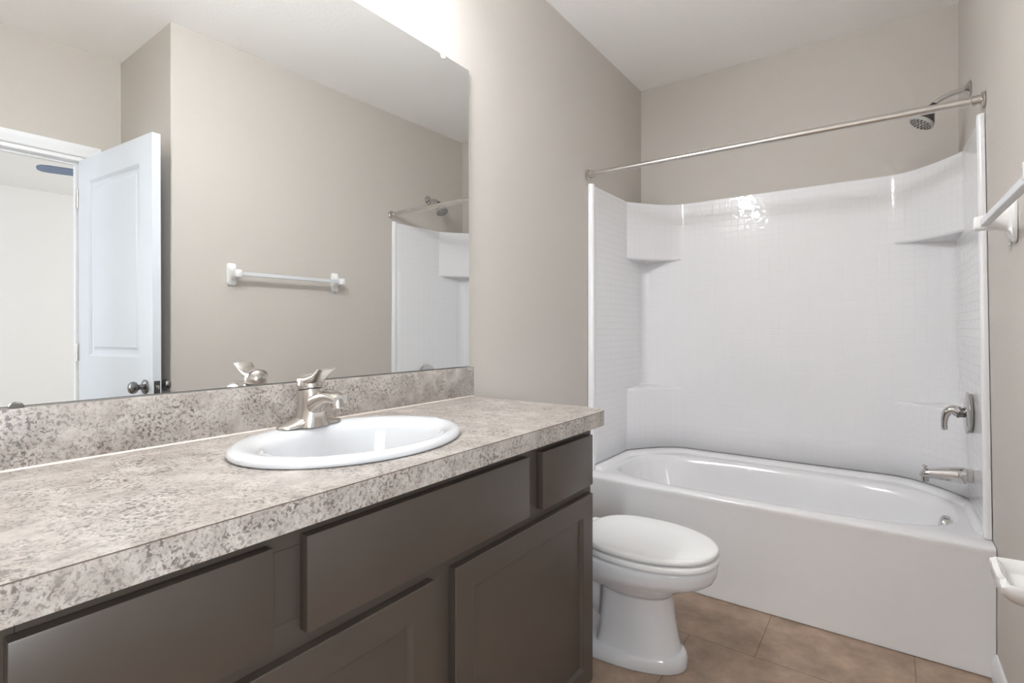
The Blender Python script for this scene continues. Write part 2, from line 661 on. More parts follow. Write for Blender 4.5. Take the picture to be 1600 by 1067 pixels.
door = finish('door_1', door_slab(), M['door'], angle=25)
door['kind'] = 'structure'
door.location = (HX, HY, 0)
door.rotation_euler = (0, 0, door_rot)
KZ = 0.905
for s in (1, -1):
    bm = bmesh.new()
    lathe(bm, (dl - 0.065, s * T / 2, KZ), (0, s, 0), [(0, 0.033), (0.004, 0.033), (0.009, 0.027), (0.011, 0.013), (0.028, 0.0115), (0.033, 0.016), (0.038, 0.0235), (0.047, 0.0275), (0.057, 0.0265), (0.064, 0.020), (0.067, 0.010), (0.068, 0.0)])
    finish('door_knob', bm, M['darkmetal'], door)
bm = bmesh.new()
box(bm, (dl - 0.0005, -0.0125, KZ - 0.028), (dl + 0.0015, 0.0125, KZ + 0.028))
lp = finish('latch_plate', bm, M['darkmetal'], door)
bm = bmesh.new()
box(bm, (dl + 0.0015, -0.006, KZ - 0.009), (dl + 0.009, 0.006, KZ + 0.009), 0.002)
finish('latch', bm, M['nickel'], lp)
for z in (0.22, 1.05, 1.85):
    bm = bmesh.new()
    lathe(bm, (-0.006, T / 2 + 0.004, z - 0.045), (0, 0, 1), [(0, 0.0055), (0.09, 0.0055)], 12)
    finish('hinge', bm, M['nickel'], door)

# ------------------------------------------------------------------ vanity cabinet
CX = 0.52      # face frame plane
DFX = 0.54     # door / drawer face plane
CY0, CY1 = 0.095, 1.432
van = thing('vanity_cabinet', 'dark espresso bathroom vanity cabinet with doors and drawers under the speckled countertop', 'cabinet', (0.27, 0.767, 0))
bm = bmesh.new()
box(bm, (0.003, CY0, 0.10), (0.50, CY0 + 0.016, 0.862))
box(bm, (0.003, CY1 - 0.016, 0.10), (0.50, CY1, 0.862))
box(bm, (0.003, CY0 + 0.016, 0.10), (0.50, CY1 - 0.016, 0.116))
box(bm, (0.003, CY0 + 0.016, 0.116), (0.012, CY1 - 0.016, 0.84))
finish('carcass', bm, M['cabinside'], van)
bm = bmesh.new()
ff0, ff1 = CX - 0.019, CX
def ffbox(y0, y1, z0, z1):
    box(bm, (ff0, y0, z0), (ff1, y1, z1), 0.0008, 1)
ffbox(CY0, CY0 + 0.045, 0.10, 0.866)
ffbox(CY1 - 0.045, CY1, 0.10, 0.866)
ffbox(CY0 + 0.045, CY1 - 0.045, 0.826, 0.866)
ffbox(CY0 + 0.045, CY1 - 0.045, 0.66, 0.715)
ffbox(CY0 + 0.045, CY1 - 0.045, 0.10, 0.135)
ffbox(0.405, 0.475, 0.715, 0.826)
ffbox(1.06, 1.14, 0.715, 0.826)
ffbox(0.735, 0.805, 0.135, 0.66)
finish('face_frame', bm, M['espresso'], van)
bm = bmesh.new()
box(bm, (0.41, CY0, 0.0), (0.43, CY1, 0.10))
box(bm, (0.02, CY1 - 0.016, 0.0), (0.41, CY1, 0.10))
box(bm, (0.02, CY0, 0.0), (0.41, CY0 + 0.016, 0.10))
finish('toe_kick', bm, M['cabinside'], van)


def front(name, y0, y1, z0, z1, recess=0.0):
    bm = bmesh.new()
    xb, xf = CX + 0.001, DFX
    if not recess:
        box(bm, (xb, y0, z0), (xf, y1, z1), 0.0018, 2)
    else:
        fr = recess
        ys = [y0, y0 + fr, y1 - fr, y1]
        zq = [z0, z0 + fr, z1 - fr, z1]
        def q(pts):
            bm.faces.new([bm.verts.new(p) for p in pts])
        be = 0.0018
        g = [[bm.verts.new((xf, y if 0 < j < 3 else (y0 + be if j == 0 else y1 - be), z if 0 < i < 3 else (z0 + be if i == 0 else z1 - be))) for j, y in enumerate(ys)] for i, z in enumerate(zq)]
        for i in range(3):
            for j in range(3):
                if i == 1 and j == 1:
                    continue
                bm.faces.new((g[i][j], g[i][j + 1], g[i + 1][j + 1], g[i + 1][j]))
        prev = [g[1][1], g[1][2], g[2][2], g[2][1]]
        for ins, dep in ((0.001, 0.0006), (0.0075, 0.0095)):
            cur = [bm.verts.new((xf - dep, y, z)) for y, z in ((ys[1] + ins, zq[1] + ins), (ys[2] - ins, zq[1] + ins), (ys[2] - ins, zq[2] - ins), (ys[1] + ins, zq[2] - ins))]
            for k in range(4):
                bm.faces.new((prev[k], prev[(k + 1) % 4], cur[(k + 1) % 4], cur[k]))
            prev = cur
        bm.faces.new(prev)
        outer = [g[0][0], g[0][1], g[0][2], g[0][3], g[1][3], g[2][3], g[3][3], g[3][2], g[3][1], g[3][0], g[2][0], g[1][0]]
        def om(v, xx):
            y, z = v.co.y, v.co.z
            y = y0 if abs(y - y0) < 0.003 else (y1 if abs(y - y1) < 0.003 else y)
            z = z0 if abs(z - z0) < 0.003 else (z1 if abs(z - z1) < 0.003 else z)
            return bm.verts.new((xx, y, z))
        r1 = [om(v, xf - be) for v in outer]
        r2 = [bm.verts.new((xb, v.co.y, v.co.z)) for v in r1]
        n = len(outer)
        for k in range(n):
            bm.faces.new((outer[k], outer[(k + 1) % n], r1[(k + 1) % n], r1[k]))
            bm.faces.new((r1[k], r1[(k + 1) % n], r2[(k + 1) % n], r2[k]))
        bm.faces.new(r2[::-1])
    return finish(name, bm, M['espresso'], van, angle=25)


front('drawer_front', 0.131, 0.411, 0.694, 0.842)
front('drawer_front', 1.131, 1.408, 0.694, 0.842)
front('false_front', 0.464, 1.071, 0.694, 0.842)
front('cabinet_door', 0.131, 0.74, 0.112, 0.668, 0.058)
front('cabinet_door', 0.80, 1.408, 0.112, 0.668, 0.058)

# ------------------------------------------------------------------ countertop with backsplash
ZC = 0.910
CB = 0.866
KX = 0.5605
KY0, KY1 = 0.055, 1.481
SX, SY = 0.30, 0.737          # sink centre
ct = thing('countertop', 'speckled grey-beige granite-look laminate countertop with backsplash on the dark vanity', 'countertop', (0.28, 0.767, CB))


def counter_outline(grow=0.0):
    """dense outline, rounded front corners"""
    r = 0.05
    pts = []
    def seg(a, b, n):
        for i in range(n):
            t = i / n
            pts.append((a[0] + (b[0] - a[0]) * t, a[1] + (b[1] - a[1]) * t))
    x0, x1, y0, y1 = 0.002, KX, KY0, KY1
    seg((x0, y0), (x1 - r, y0), 20)
    for k in range(8):
        a = -pi / 2 + (pi / 2) * k / 8
        pts.append((x1 - r + r * cos(a), y0 + r + r * sin(a)))
    seg((x1, y0 + r), (x1, y1 - r), 60)
    for k in range(8):
        a = (pi / 2) * k / 8
        pts.append((x1 - r + r * cos(a), y1 - r + r * sin(a)))
    seg((x1 - r, y1), (x0, y1), 20)
    seg((x0, y1), (x0, y0), 50)
    return pts


bm = bmesh.new()
out = counter_outline()
HA, HB = 0.185, 0.24          # cut-out half axes
def ring_at(z, ins=0.0):
    res = []
    for x, y in out:
        dx, dy = x - SX, y - SY
        l = sqrt(dx * dx + dy * dy)
        res.append((x - dx / l * ins if ins else x, y - dy / l * ins if ins else y, z))
    return res
hole = []
for x, y in out:
    a = math.atan2((y - SY) / HB, (x - SX) / HA)
    hole.append((SX + HA * cos(a), SY + HB * sin(a)))
rings = [[Vector((x, y, CB + 0.02)) for x, y in hole], [Vector((x, y, ZC)) for x, y in hole]]
for f in (0.35, 0.7):
    rings.append([Vector((h[0] + (o[0] - h[0]) * f, h[1] + (o[1] - h[1]) * f, ZC)) for h, o in zip(hole, out)])
rings.append([Vector(p) for p in ring_at(ZC)])
loft(bm, rings, True, False, False)
R = loft(bm, [[Vector(p) for p in ring_at(ZC)], [Vector(p) for p in ring_at(ZC - 0.0018)]], True, False, False, mi=1)
loft(bm, [[Vector(p) for p in ring_at(ZC - 0.0018)], [Vector(p) for p in ring_at(CB)], [Vector((h[0] + (o[0] - h[0]) * 0.9, h[1] + (o[1] - h[1]) * 0.9, CB)) for h, o in zip(hole, out)]], True, False, False)
loft(bm, [[Vector((h[0] + (o[0] - h[0]) * 0.9, h[1] + (o[1] - h[1]) * 0.9, CB)) for h, o in zip(hole, out)], [Vector((x, y, CB + 0.02)) for x, y in hole]], True, False, False)
bmesh.ops.remove_doubles(bm, verts=bm.verts[:], dist=1e-5)
finish('slab', bm, [M['laminate'], M['seam']], ct, angle=30)
BZ = 1.017
bm = bmesh.new()
box(bm, (0.002, KY0, ZC + 0.0005), (0.020, KY1 - 0.001, BZ), 0.0012, 2)
finish('backsplash', bm, M['laminate'], ct)
bm = bmesh.new()
loft(bm, [[Vector((0.0195, y, ZC)), Vector((0.0238, y, ZC + 0.0004)), Vector((0.0222, y, ZC + 0.0020)), Vector((0.0195, y, ZC + 0.0040))] for y in (KY0 + 0.002, KY1 - 0.002)])
finish('caulk_bead', bm, M['caulk'], ct)

# ------------------------------------------------------------------ sink
sk = thing('sink', 'oval white drop-in sink set into the speckled countertop', 'sink', (SX, SY, ZC))
bm = bmesh.new()
N = 96
A, B = 0.203, 0.262           # rim
def ser(ax, ay, z, dx=0.0):
    return superell(SX + dx, SY, ax, ay, z, N, 2.0)
BXo = 0.016                   # bowl shifted to the front, faucet ledge behind
rings = [ser(A - 0.004, B - 0.004, ZC + 0.0006), ser(A, B, ZC + 0.003), ser(A + 0.001, B + 0.001, ZC + 0.009), ser(A - 0.004, B - 0.004, ZC + 0.0155), ser(A - 0.014, B - 0.014, ZC + 0.0185), ser(A - 0.026, B - 0.028, ZC + 0.0175, 0.004),
         ser(0.158, 0.212, ZC + 0.0145, BXo * 0.9), ser(0.149, 0.204, ZC + 0.010, BXo), ser(0.143, 0.198, ZC - 0.002, BXo), ser(0.138, 0.192, ZC - 0.02, BXo), ser(0.132, 0.184, ZC - 0.05, BXo), ser(0.118, 0.166, ZC - 0.09, BXo), ser(0.092, 0.132, ZC - 0.122, BXo),
         ser(0.055, 0.08, ZC - 0.138, BXo), ser(0.024, 0.024, ZC - 0.143, BXo)]
loft(bm, rings, True, False, False)
# outside of the bowl below the counter
loft(bm, [ser(A - 0.03, B - 0.03, ZC + 0.0006, 0), ser(0.155, 0.21, ZC - 0.03, BXo), ser(0.13, 0.18, ZC - 0.10, BXo), ser(0.06, 0.09, ZC - 0.15, BXo), ser(0.024, 0.024, ZC - 0.155, BXo)], True, False, False)
finish('basin', bm, M['sink'], sk, angle=60)
bm = bmesh.new()
lathe(bm, (SX + BXo, SY, ZC - 0.146), (0, 0, 1), [(0, 0.026), (0.004, 0.026), (0.0055, 0.022), (0.004, 0.017), (0.006, 0.015), (0.0075, 0.0)], 28)
finish('drain', bm, M['nickel'], sk)

# ------------------------------------------------------------------ faucet
ZF = ZC + 0.0195
FXB = 0.133
FYC = 0.735
fa = thing('faucet', 'shiny nickel single-lever faucet standing on the back of the oval sink', 'faucet', (FXB, FYC, ZF))
bm = bmesh.new()
# base: long plate whose ends taper down like a saddle
rings = []
n = 25
for i in range(n):
    t = -1 + 2 * i / (n - 1)
    y = FYC + 0.084 * t
    hw = 0.027 * (1 - abs(t) ** 3.2) ** 0.5 + 0.0012
    h = 0.008 + 0.030 * max(0, 1 - abs(t) * 1.15) ** 1.5
    h *= (1 - abs(t) ** 8) ** 0.5 if abs(t) < 1 else 0
    h = max(h, 0.0015)
    ring = []
    for k in range(17):
        a = pi * k / 16
        ring.append(Vector((FXB + hw * cos(a), y, ZF - 0.001 + h * sin(a) ** 0.7 if sin(a) > 1e-6 else ZF - 0.001)))
    rings.append(ring)
loft(bm, rings, True)
finish('base_plate', bm, M['nickel'], fa, angle=60)
bm = bmesh.new()
# body column, broad at the base, its front swept forward under the spout
def bring(x, z, hx, hy, tilt=0.0, e=2.3):
    return [Vector((x + p.x * cos(tilt), FYC + p.y, z + p.x * sin(tilt))) for p in superell(0, 0, hx, hy, 0, 36, e)]
loft(bm, [bring(FXB + 0.004, ZF - 0.002, 0.036, 0.043), bring(FXB + 0.004, ZF + 0.010, 0.033, 0.036), bring(FXB + 0.004, ZF + 0.026, 0.0315, 0.0315), bring(FXB + 0.006, ZF + 0.045, 0.0315, 0.029), bring(FXB + 0.006, ZF + 0.060, 0.0305, 0.0285, 0.04), bring(FXB + 0.003, ZF + 0.074, 0.0285, 0.0283, 0.12), bring(FXB + 0.001, ZF + 0.082, 0.0283, 0.0283, 0.16)])
finish('body', bm, M['nickel'], fa, angle=60)
bm = bmesh.new()
pts = bez((FXB + 0.004, FYC, ZF + 0.036), (FXB + 0.045, FYC, ZF + 0.064), (FXB + 0.078, FYC, ZF + 0.078), (FXB + 0.116, FYC, ZF + 0.066), 16)
rings = []
for i, p in enumerate(pts):
    t = i / 16
    d = (pts[min(i + 1, 16)] - pts[max(i - 1, 0)]).normalized()
    up = Vector((-d.z, 0, d.x))
    hw = 0.0255 - 0.006 * t
    hh = 0.024 - 0.0125 * t
    rings.append([p + Vector((0, 1, 0)) * q.x + up * q.y for q in superell(0, 0, hw, hh, 0, 28, 2.6)])
loft(bm, rings)
sp = finish('spout', bm, M['nickel'], fa, angle=60)
bm = bmesh.new()
lathe(bm, (FXB + 0.104, FYC, ZF + 0.066), (0.12, 0, -1), [(0, 0.0140), (0.018, 0.0140), (0.020, 0.012), (0.021, 0.010), (0.018, 0.0095), (0.016, 0.0)], 28)
finish('aerator', bm, M['nickel'], sp)
bm = bmesh.new()
lathe(bm, (FXB + 0.001, FYC, ZF + 0.0815), (-0.16, 0, 1), [(0, 0.0265), (0.004, 0.0265)], 36)
finish('collar_gap', bm, M['black'], fa)
bm = bmesh.new()
# handle: dome leaning back, with a broad lever blade rising from its front
cx, cz = FXB + 0.0005, ZF + 0.0850
lathe(bm, (cx, FYC, cz), (-0.16, 0, 1), [(0, 0.0275), (0.003, 0.0287), (0.012, 0.0284), (0.020, 0.0268), (0.028, 0.0225), (0.033, 0.016), (0.036, 0.008), (0.0368, 0.0)], 40)
pts = bez((cx - 0.012, FYC, cz + 0.016), (cx + 0.020, FYC, cz + 0.022), (cx + 0.034, FYC, cz + 0.024), (cx + 0.066, FYC, cz + 0.050), 18)
rings = []
for i, p in enumerate(pts):
    t = i / 18
    d = (pts[min(i + 1, 18)] - pts[max(i - 1, 0)]).normalized()
    up = Vector((-d.z, 0, d.x))
    hw = 0.0268 - 0.0045 * min(1, t * 1.5) + 0.002 * max(0, t - 0.66) / 0.34
    hh = 0.018 - 0.0130 * min(1, t * 1.3) - 0.002 * max(0, t - 0.8) / 0.2
    rings.append([p + Vector((0, 1, 0)) * q.x + up * q.y for q in superell(0, 0, hw, hh, 0, 28, 2.5)])
loft(bm, rings)
finish('lever_handle', bm, M['nickel'], fa, angle=60)
bm = bmesh.new()
lathe(bm, (FXB - 0.028, FYC, ZF - 0.0005), (0, 0, 1), [(0, 0.003), (0.052, 0.003), (0.054, 0.006), (0.062, 0.007), (0.066, 0.004), (0.067, 0)], 16)
finish('lift_rod', bm, M['nickel'], fa)

# ------------------------------------------------------------------ mirror
MY0, MY1, MZ0, MZ1 = 0.105, 1.4642, 1.0197, 2.1027
TH, PH = -0.0037, 0.0043
def mx(y, z, d):
    return 0.0085 + PH * (y - 0.8) + TH * (z - 1.05) + d
mr = thing('mirror', 'large frameless wall mirror above the backsplash', 'mirror', (0.008, 0.785, MZ0))
bm = bmesh.new()
r0 = [Vector((mx(y, z, -0.004), y, z)) for y, z in ((MY0, MZ0), (MY1, MZ0), (MY1, MZ1), (MY0, MZ1))]
r1 = [Vector((mx(y, z, -0.0008), y, z)) for y, z in ((MY0, MZ0), (MY1, MZ0), (MY1, MZ1), (MY0, MZ1))]
e = 0.0012
r2 = [Vector((mx(y, z, 0), y, z)) for y, z in ((MY0 + e, MZ0 + e), (MY1 - e, MZ0 + e), (MY1 - e, MZ1 - e), (MY0 + e, MZ1 - e))]
loft(bm, [r0, r1, r2], True, True, False, mi=2)
for f in bm.faces:
    if f.calc_center_median().y > MY1 - 0.002:
        f.material_index = 1
f = bm.faces.new([bm.verts.new(p) for p in r2])
f.material_index = 0
bmesh.ops.remove_doubles(bm, verts=bm.verts[:], dist=1e-6)
finish('mirror_glass', bm, [M['mirror'], M['glassedge'], M['darkclip']], mr, smooth=False)
for (y, z, up) in ((0.24, MZ1, 1), (1.333, MZ1, 1), (0.24, MZ0, -1)):
    bm = bmesh.new()
    x0 = mx(y, z, 0)
    if up == 1:
        box(bm, (x0 - 0.006, y - 0.007, z - 0.001), (x0 + 0.004, y + 0.007, z + 0.017), 0.002)
        lathe(bm, (x0 + 0.0005, y, z - 0.002), (1, 0, 0), [(0, 0.012), (0.003, 0.012), (0.005, 0.009), (0.006, 0.0)], 20)
        finish('mirror_clip', bm, M['clip'], mr)
    else:
        lathe(bm, (x0 + 0.0005, y, z - 0.002), (1, 0, 0), [(0, 0.0105), (0.003, 0.0105), (0.005, 0.008), (0.0055, 0.0)], 24)
        for v in bm.verts:
            v.co.z = max(v.co.z, BZ + 0.0005)
        finish('mirror_clip', bm, M['darkclip'], mr)

# ------------------------------------------------------------------ vanity light above the mirror
vl = thing('vanity_light', 'three-shade vanity light bar on the wall above the mirror', 'light', (0, 0.705, 2.485))
bm = bmesh.new()
box(bm, (0.001, 0.395, 2.430), (0.028, 1.015, 2.530), 0.006, 3)
finish('back_plate', bm, M['nickel'], vl)
for y in (0.435, 0.705, 0.975):
    bm = bmesh.new()
    tube(bm, bez((0.02, y, 2.475), (0.10, y, 2.485), (0.15, y, 2.475), (0.15, y, 2.435), 10), 0.007, 14)
    lathe(bm, (0.15, y, 2.440), (0, 0, -1), [(0, 0.016), (0.004, 0.02), (0.025, 0.021), (0.027, 0.016)], 24)
    finish('light_arm', bm, M['nickel'], vl)
    bm = bmesh.new()
    lathe(bm, (0.15, y, 2.420), (0, 0, -1), [(0, 0.022), (0.01, 0.03), (0.03, 0.040), (0.06, 0.048), (0.095, 0.056), (0.115, 0.060), (0.116, 0.057), (0.095, 0.053), (0.06, 0.045), (0.03, 0.037), (0.012, 0.027)], 32, False, False)
    finish('glass_shade', bm, M['shade'], vl)
    bm = bmesh.new()
    lathe(bm, (0.15, y, 2.410), (0, 0, -1), [(0, 0.012), (0.02, 0.013), (0.04, 0.024), (0.06, 0.029), (0.078, 0.024), (0.088, 0.012), (0.09, 0.0)], 24)
    finish('bulb', bm, M['shade'], vl)
    l = bpy.data.lights.new('bulb_light', 'POINT')
    l.energy = VANITY_W
    l.color = (0.94, 0.97, 1.0)
    l.shadow_soft_size = 0.028
    lo = bpy.data.objects.new('bulb_light', l)
    lo.location = (0.15, y, 2.290)
    COL.objects.link(lo)

# ------------------------------------------------------------------ bathtub
YA = 2.331
ZR = 0.432
tub = thing('bathtub', 'white alcove bathtub with a plain apron in front of the tiled surround', 'bathtub', (0.77, 2.73, 0))
bm = bmesh.new()
NB = 120


def rect_ring(x0, x1, y0, y1, z, r, lean=False):
    """rounded rectangle sampled at NB polar angles around its centre, matching the basin rings"""
    cx_, cy_ = 0.775, 2.70
    out_ = []
    for k in range(NB):
        t = 2 * pi * k / NB
        c, s = cos(t), sin(t)
        m_ = max(abs(c), abs(s))
        px, py = c / m_, s / m_
        X = cx_ + (x1 - cx_) * px if px > 0 else cx_ + (cx_ - x0) * px
        Y = cy_ + (y1 - cy_) * py if py > 0 else cy_ + (cy_ - y0) * py
        if lean and px > 0:
            X = cx_ + (xr(Y, z) - 0.002 - cx_) * px
        out_.append(Vector((X, Y, z)))
    return out_


def basin(cxx, cyy, ax, ay, z, e):
    return superell(cxx, cyy, ax, ay, z, NB, e)


YBt = YB - 0.012
rings = [rect_ring(0.003, 1.53, YA + 0.004, YBt, ZR - 0.03, 0, True),
         rect_ring(0.003, 1.53, YA, YBt, ZR - 0.012, 0, True),
         rect_ring(0.003, 1.53, YA + 0.003, YBt, ZR - 0.003, 0, True),
         rect_ring(0.003, 1.53, YA + 0.010, YBt, ZR, 0, True),
         basin(0.775, 2.702, 0.700, 0.312, ZR + 0.002, 3.6),
         basin(0.775, 2.702, 0.690, 0.302, ZR - 0.001, 3.5),
         basin(0.775, 2.702, 0.682, 0.294, ZR - 0.010, 3.4),
         basin(0.775, 2.702, 0.675, 0.286, ZR - 0.035, 3.3),
         basin(0.785, 2.70, 0.650, 0.268, ZR - 0.15, 3.2),
         basin(0.80, 2.70, 0.610, 0.245, ZR - 0.27, 3.2),
         basin(0.81, 2.70, 0.575, 0.222, ZR - 0.32, 3.2),
         basin(0.82, 2.70, 0.52, 0.19, ZR - 0.340, 3.0),
         basin(0.82, 2.70, 0.30, 0.10, ZR - 0.346, 2.6)]
loft(bm, rings, True, False, True)
finish('basin', bm, M['acrylic'], tub, angle=50)
# apron: front skirt
bm = bmesh.new()
prof = [(YA + 0.001, ZR - 0.014), (YA + 0.003, ZR - 0.024), (YA + 0.006, ZR - 0.05), (YA + 0.006, 0.16), (YA + 0.004, 0.06), (YA + 0.0, 0.015), (YA + 0.0, 0.003), (YA + 0.05, 0.003), (YA + 0.05, ZR - 0.04), (YA + 0.01, ZR - 0.014)]
rings = []
for i in range(25):
    t = i / 24
    ring = []
    for y, z in prof:
        xe = xr(y, z) - 0.002
        ring.append(Vector((0.003 + (xe - 0.003) * t, y, z)))
    rings.append(ring)
loft(bm, rings)
finish('apron', bm, M['acrylic'], tub, angle=30)
# raised back ledge along the surround
bm = bmesh.new()
RB = 0.25


def corner(xa, ya, xb, yb_, xc, yc_, t, R):
    """corner shelves: a shallow curve that meets the flat panels at a visible crease"""
    f = min(1, max(0, (R - 0.08) / 0.15))
    X = xa + (xb - xa) * t
    Y = yb_ - (yb_ - ya) * (1 - t) ** 1.75 if ya < yb_ else ya - (ya - yb_) * t ** 1.75
    return (xc + (X - xc) * f, yc_ + (Y - yc_) * f)


def plan_path(off, R, z, yfront, nfil=14, bead=False):
    """inner face of the surround in plan: left front -> left panel -> corner -> back -> corner -> right panel"""
    yb = YB - off
    xl = off
    P = []
    ny = 10
    for i in range(ny):
        y = yfront + (yb - R - yfront) * i / ny
        P.append((xl, y))
    for k in range(nfil + 1):
        a = pi - (pi / 2) * k / nfil
        P.append(corner(xl, yb - R, xl + R, yb, xl + R + R * cos(a), yb - R + R * sin(a), k / nfil, R))
    xe = xr(yb - R, z) - off * 0.6
    for i in range(1, 24):
        P.append((xl + R + (xe - R - xl - R) * i / 24, yb))
    for k in range(nfil + 1):
        a = pi / 2 - (pi / 2) * k / nfil
        P.append(corner(xe - R, yb, xe, yb - R, xe - R + R * cos(a), yb - R + R * sin(a), k / nfil, R))
    for i in range(1, ny + 1):
        y = yb - R + (yfront - yb + R) * i / ny
        P.append((xr(y, z) - off * 0.6, y))
    return P


rows = []
for off, R, z, yf in ((0.066, 0.25, ZR + 0.001, YA + 0.117), (0.060, 0.25, ZR + 0.012, YA + 0.117), (0.050, 0.25, ZR + 0.018, YA + 0.117), (0.022, 0.25, ZR + 0.022, YA + 0.117), (0.004, 0.25, ZR + 0.022, YA + 0.117)):
    rows.append([Vector((x, y, z)) for x, y in plan_path(off, R, z, yf)])
rows.append([Vector((x, y, ZR + 0.001)) for x, y in plan_path(0.004, 0.25, ZR + 0.001, YA + 0.117)])
loft(bm, [list(c) for c in zip(*rows)])
finish('back_ledge', bm, M['acrylic'], tub, angle=50)
OVX, OVY, OVZ = 1.436, 2.72, 0.374
bm = bmesh.new()
ax_ = Vector((-1, 0, 0.22))
lathe(bm, (OVX, OVY, OVZ), ax_, [(-0.012, 0.034), (0.004, 0.035), (0.011, 0.032), (0.016, 0.023), (0.0175, 0.0)], 32)
finish('overflow_plate', bm, M['chrome'], tub)
bm = bmesh.new()
lathe(bm, (1.22, 2.70, ZR - 0.347), (0, 0, 1), [(0, 0.03), (0.005, 0.03), (0.008, 0.02), (0.009, 0.0)], 28)
finish('tub_drain', bm, M['chrome'], tub)

# ------------------------------------------------------------------ tub surround
YS = 2.415
ZT = 1.893
su = thing('tub_surround', 'white three-wall shower surround with small embossed squares and corner shelves', 'shower surround', (0.77, 3.1, ZR + 0.02))
bm = bmesh.new()
uvl = bm.loops.layers.uv.new('UVMap')
OFF = 0.026
RS = 0.045
levels = [(ZR + 0.026, RB), (0.60, RB), (0.790, RB), (0.802, RB * 0.985), (0.808, RB * 0.95), (0.816, RS + 0.03), (0.824, RS), (1.2, RS), (1.548, RS), (1.556, RS + 0.02), (1.562, RB * 0.96), (1.570, RB), (1.75, RB), (ZT - 0.012, RB), (ZT - 0.004, RB)]
rows, ulen = [], []
for z, R in levels:
    P = plan_path(OFF, R, z, YS + 0.012)
    rows.append([Vector((x, y, z)) for x, y in P])
# top edge turning back to the wall
for off, z in ((OFF - 0.004, ZT), (0.004, ZT + 0.001)):
    P = plan_path(off, RB, z, YS + 0.012)
    rows.append([Vector((x, y, z)) for x, y in P])
Pref = plan_path(OFF, RB, 1.0, YS + 0.012)
acc = [0.0]
for a, b_ in zip(Pref, Pref[1:]):
    acc.append(acc[-1] + sqrt((a[0] - b_[0]) ** 2 + (a[1] - b_[1]) ** 2))
V = [[bm.verts.new(p) for p in r] for r in rows]
for i in range(len(V) - 1):
    for j in range(len(V[0]) - 1):
        f = bm.faces.new((V[i][j], V[i][j + 1], V[i + 1][j + 1], V[i + 1][j]))
        for lp_, (jj, ii) in zip(f.loops, ((j, i), (j + 1, i), (j + 1, i + 1), (j, i + 1))):
            lp_[uvl].uv = (acc[jj], rows[ii][0].z)
panel = finish('wall_panel', bm, M['tile'], su, angle=13)
sm = panel.modifiers.new('thickness', 'SOLIDIFY')
sm.thickness = 0.003
sm.offset = -1
# smooth front edge beads
for side in (0, 1):
    bm = bmesh.new()
    rings = []
    for z in (ZR + 0.0035, 0.8, 1.2, 1.6, 1.95 - 0.06, ZT - 0.004, ZT + 0.004, ZT + 0.006):
        ring = []
        shrink = 0.004 if z > ZT + 0.005 else 0
        prof = [(0.003, -0.004), (0.016, -0.006), (0.025, -0.003), (0.030, 0.004), (0.031, 0.013), (0.028, 0.022), (0.024, 0.028), (0.003, 0.028)]
        for d, dy in prof:
            d = max(0.003, d - shrink)
            y = YS + dy
            if side == 0:
                ring.append(Vector((d, y, z)))
            else:
                ring.append(Vector((xr(y, z) - d * 0.75, y, z)))
        rings.append(ring)
    loft(bm, rings)
    finish('edge_bead', bm, M['acrylic'], su, angle=50)

# ------------------------------------------------------------------ shower curtain rod
ZRD = 1.945
YRD = 2.409
rd = thing('shower_curtain_rod', 'brushed steel shower curtain rod spanning the alcove above the tub', 'curtain rod', (0.76, YRD, ZRD))
bm = bmesh.new()
xe = xr(YRD, ZRD)
tube(bm, [(0.012, YRD, ZRD), (0.9, YRD, ZRD)], 0.0125, 24)
finish('rod_tube', bm, M['rod'], rd)
bm = bmesh.new()
tube(bm, [(0.86, YRD, ZRD), (0.862, YRD, ZRD), (xe - 0.012, YRD, ZRD)], [0.0127, 0.0145, 0.0145], 24)
finish('rod_sleeve', bm, M['rod'], rd)
for x0, s in ((0.0015, 1), (xe - 0.0015, -1)):
    bm = bmesh.new()
    lathe(bm, (x0, YRD, ZRD), (s, 0, 0), [(0, 0.027), (0.006, 0.027), (0.009, 0.024), (0.010, 0.0185), (0.035, 0.017), (0.037, 0.0145)], 32)
    finish('rod_flange', bm, M['nickel'], rd)

# ------------------------------------------------------------------ shower head
YH = 2.75
ZH = 2.110
xw = xr(YH, ZH)
sh = thing('wall_shower', 'chrome shower head with dark bell and angled arm high on the right alcove wall', 'shower head', (xw, YH, ZH))
bm = bmesh.new()
lathe(bm, (xw - 0.0015, YH, ZH), (-1, 0, 0), [(0, 0.032), (0.003, 0.032), (0.008, 0.026), (0.014, 0.016), (0.018, 0.011)], 32)
finish('wall_flange', bm, M['chrome'], sh)
bm = bmesh.new()
pA = bez((xw - 0.004, YH, ZH), (xw - 0.06, YH, ZH - 0.004), (xw - 0.085, YH, ZH - 0.008), (xw - 0.118, YH, ZH - 0.038), 14)
tube(bm, pA, 0.0095, 18)
finish('shower_arm', bm, M['chrome'], sh)
hd = Vector((-0.50, -0.14, -0.86)).normalized()
ho = Vector((xw - 0.112, YH, ZH - 0.034))
bm = bmesh.new()
lathe(bm, ho, hd, [(0, 0.0125), (0.012, 0.0135), (0.014, 0.0165), (0.026, 0.018), (0.040, 0.024), (0.058, 0.034), (0.072, 0.0415), (0.078, 0.0415)], 36)
head = finish('bell', bm, M['black'], sh)
bm = bmesh.new()
fo = ho + hd * 0.077
lathe(bm, fo, hd, [(0, 0.0435), (0.005, 0.0450), (0.011, 0.0440), (0.013, 0.041), (0.0135, 0.0)], 36)
face = finish('spray_face', bm, M['greyplastic'], sh)
bm = bmesh.new()
a_, b_ = frame_of(hd)
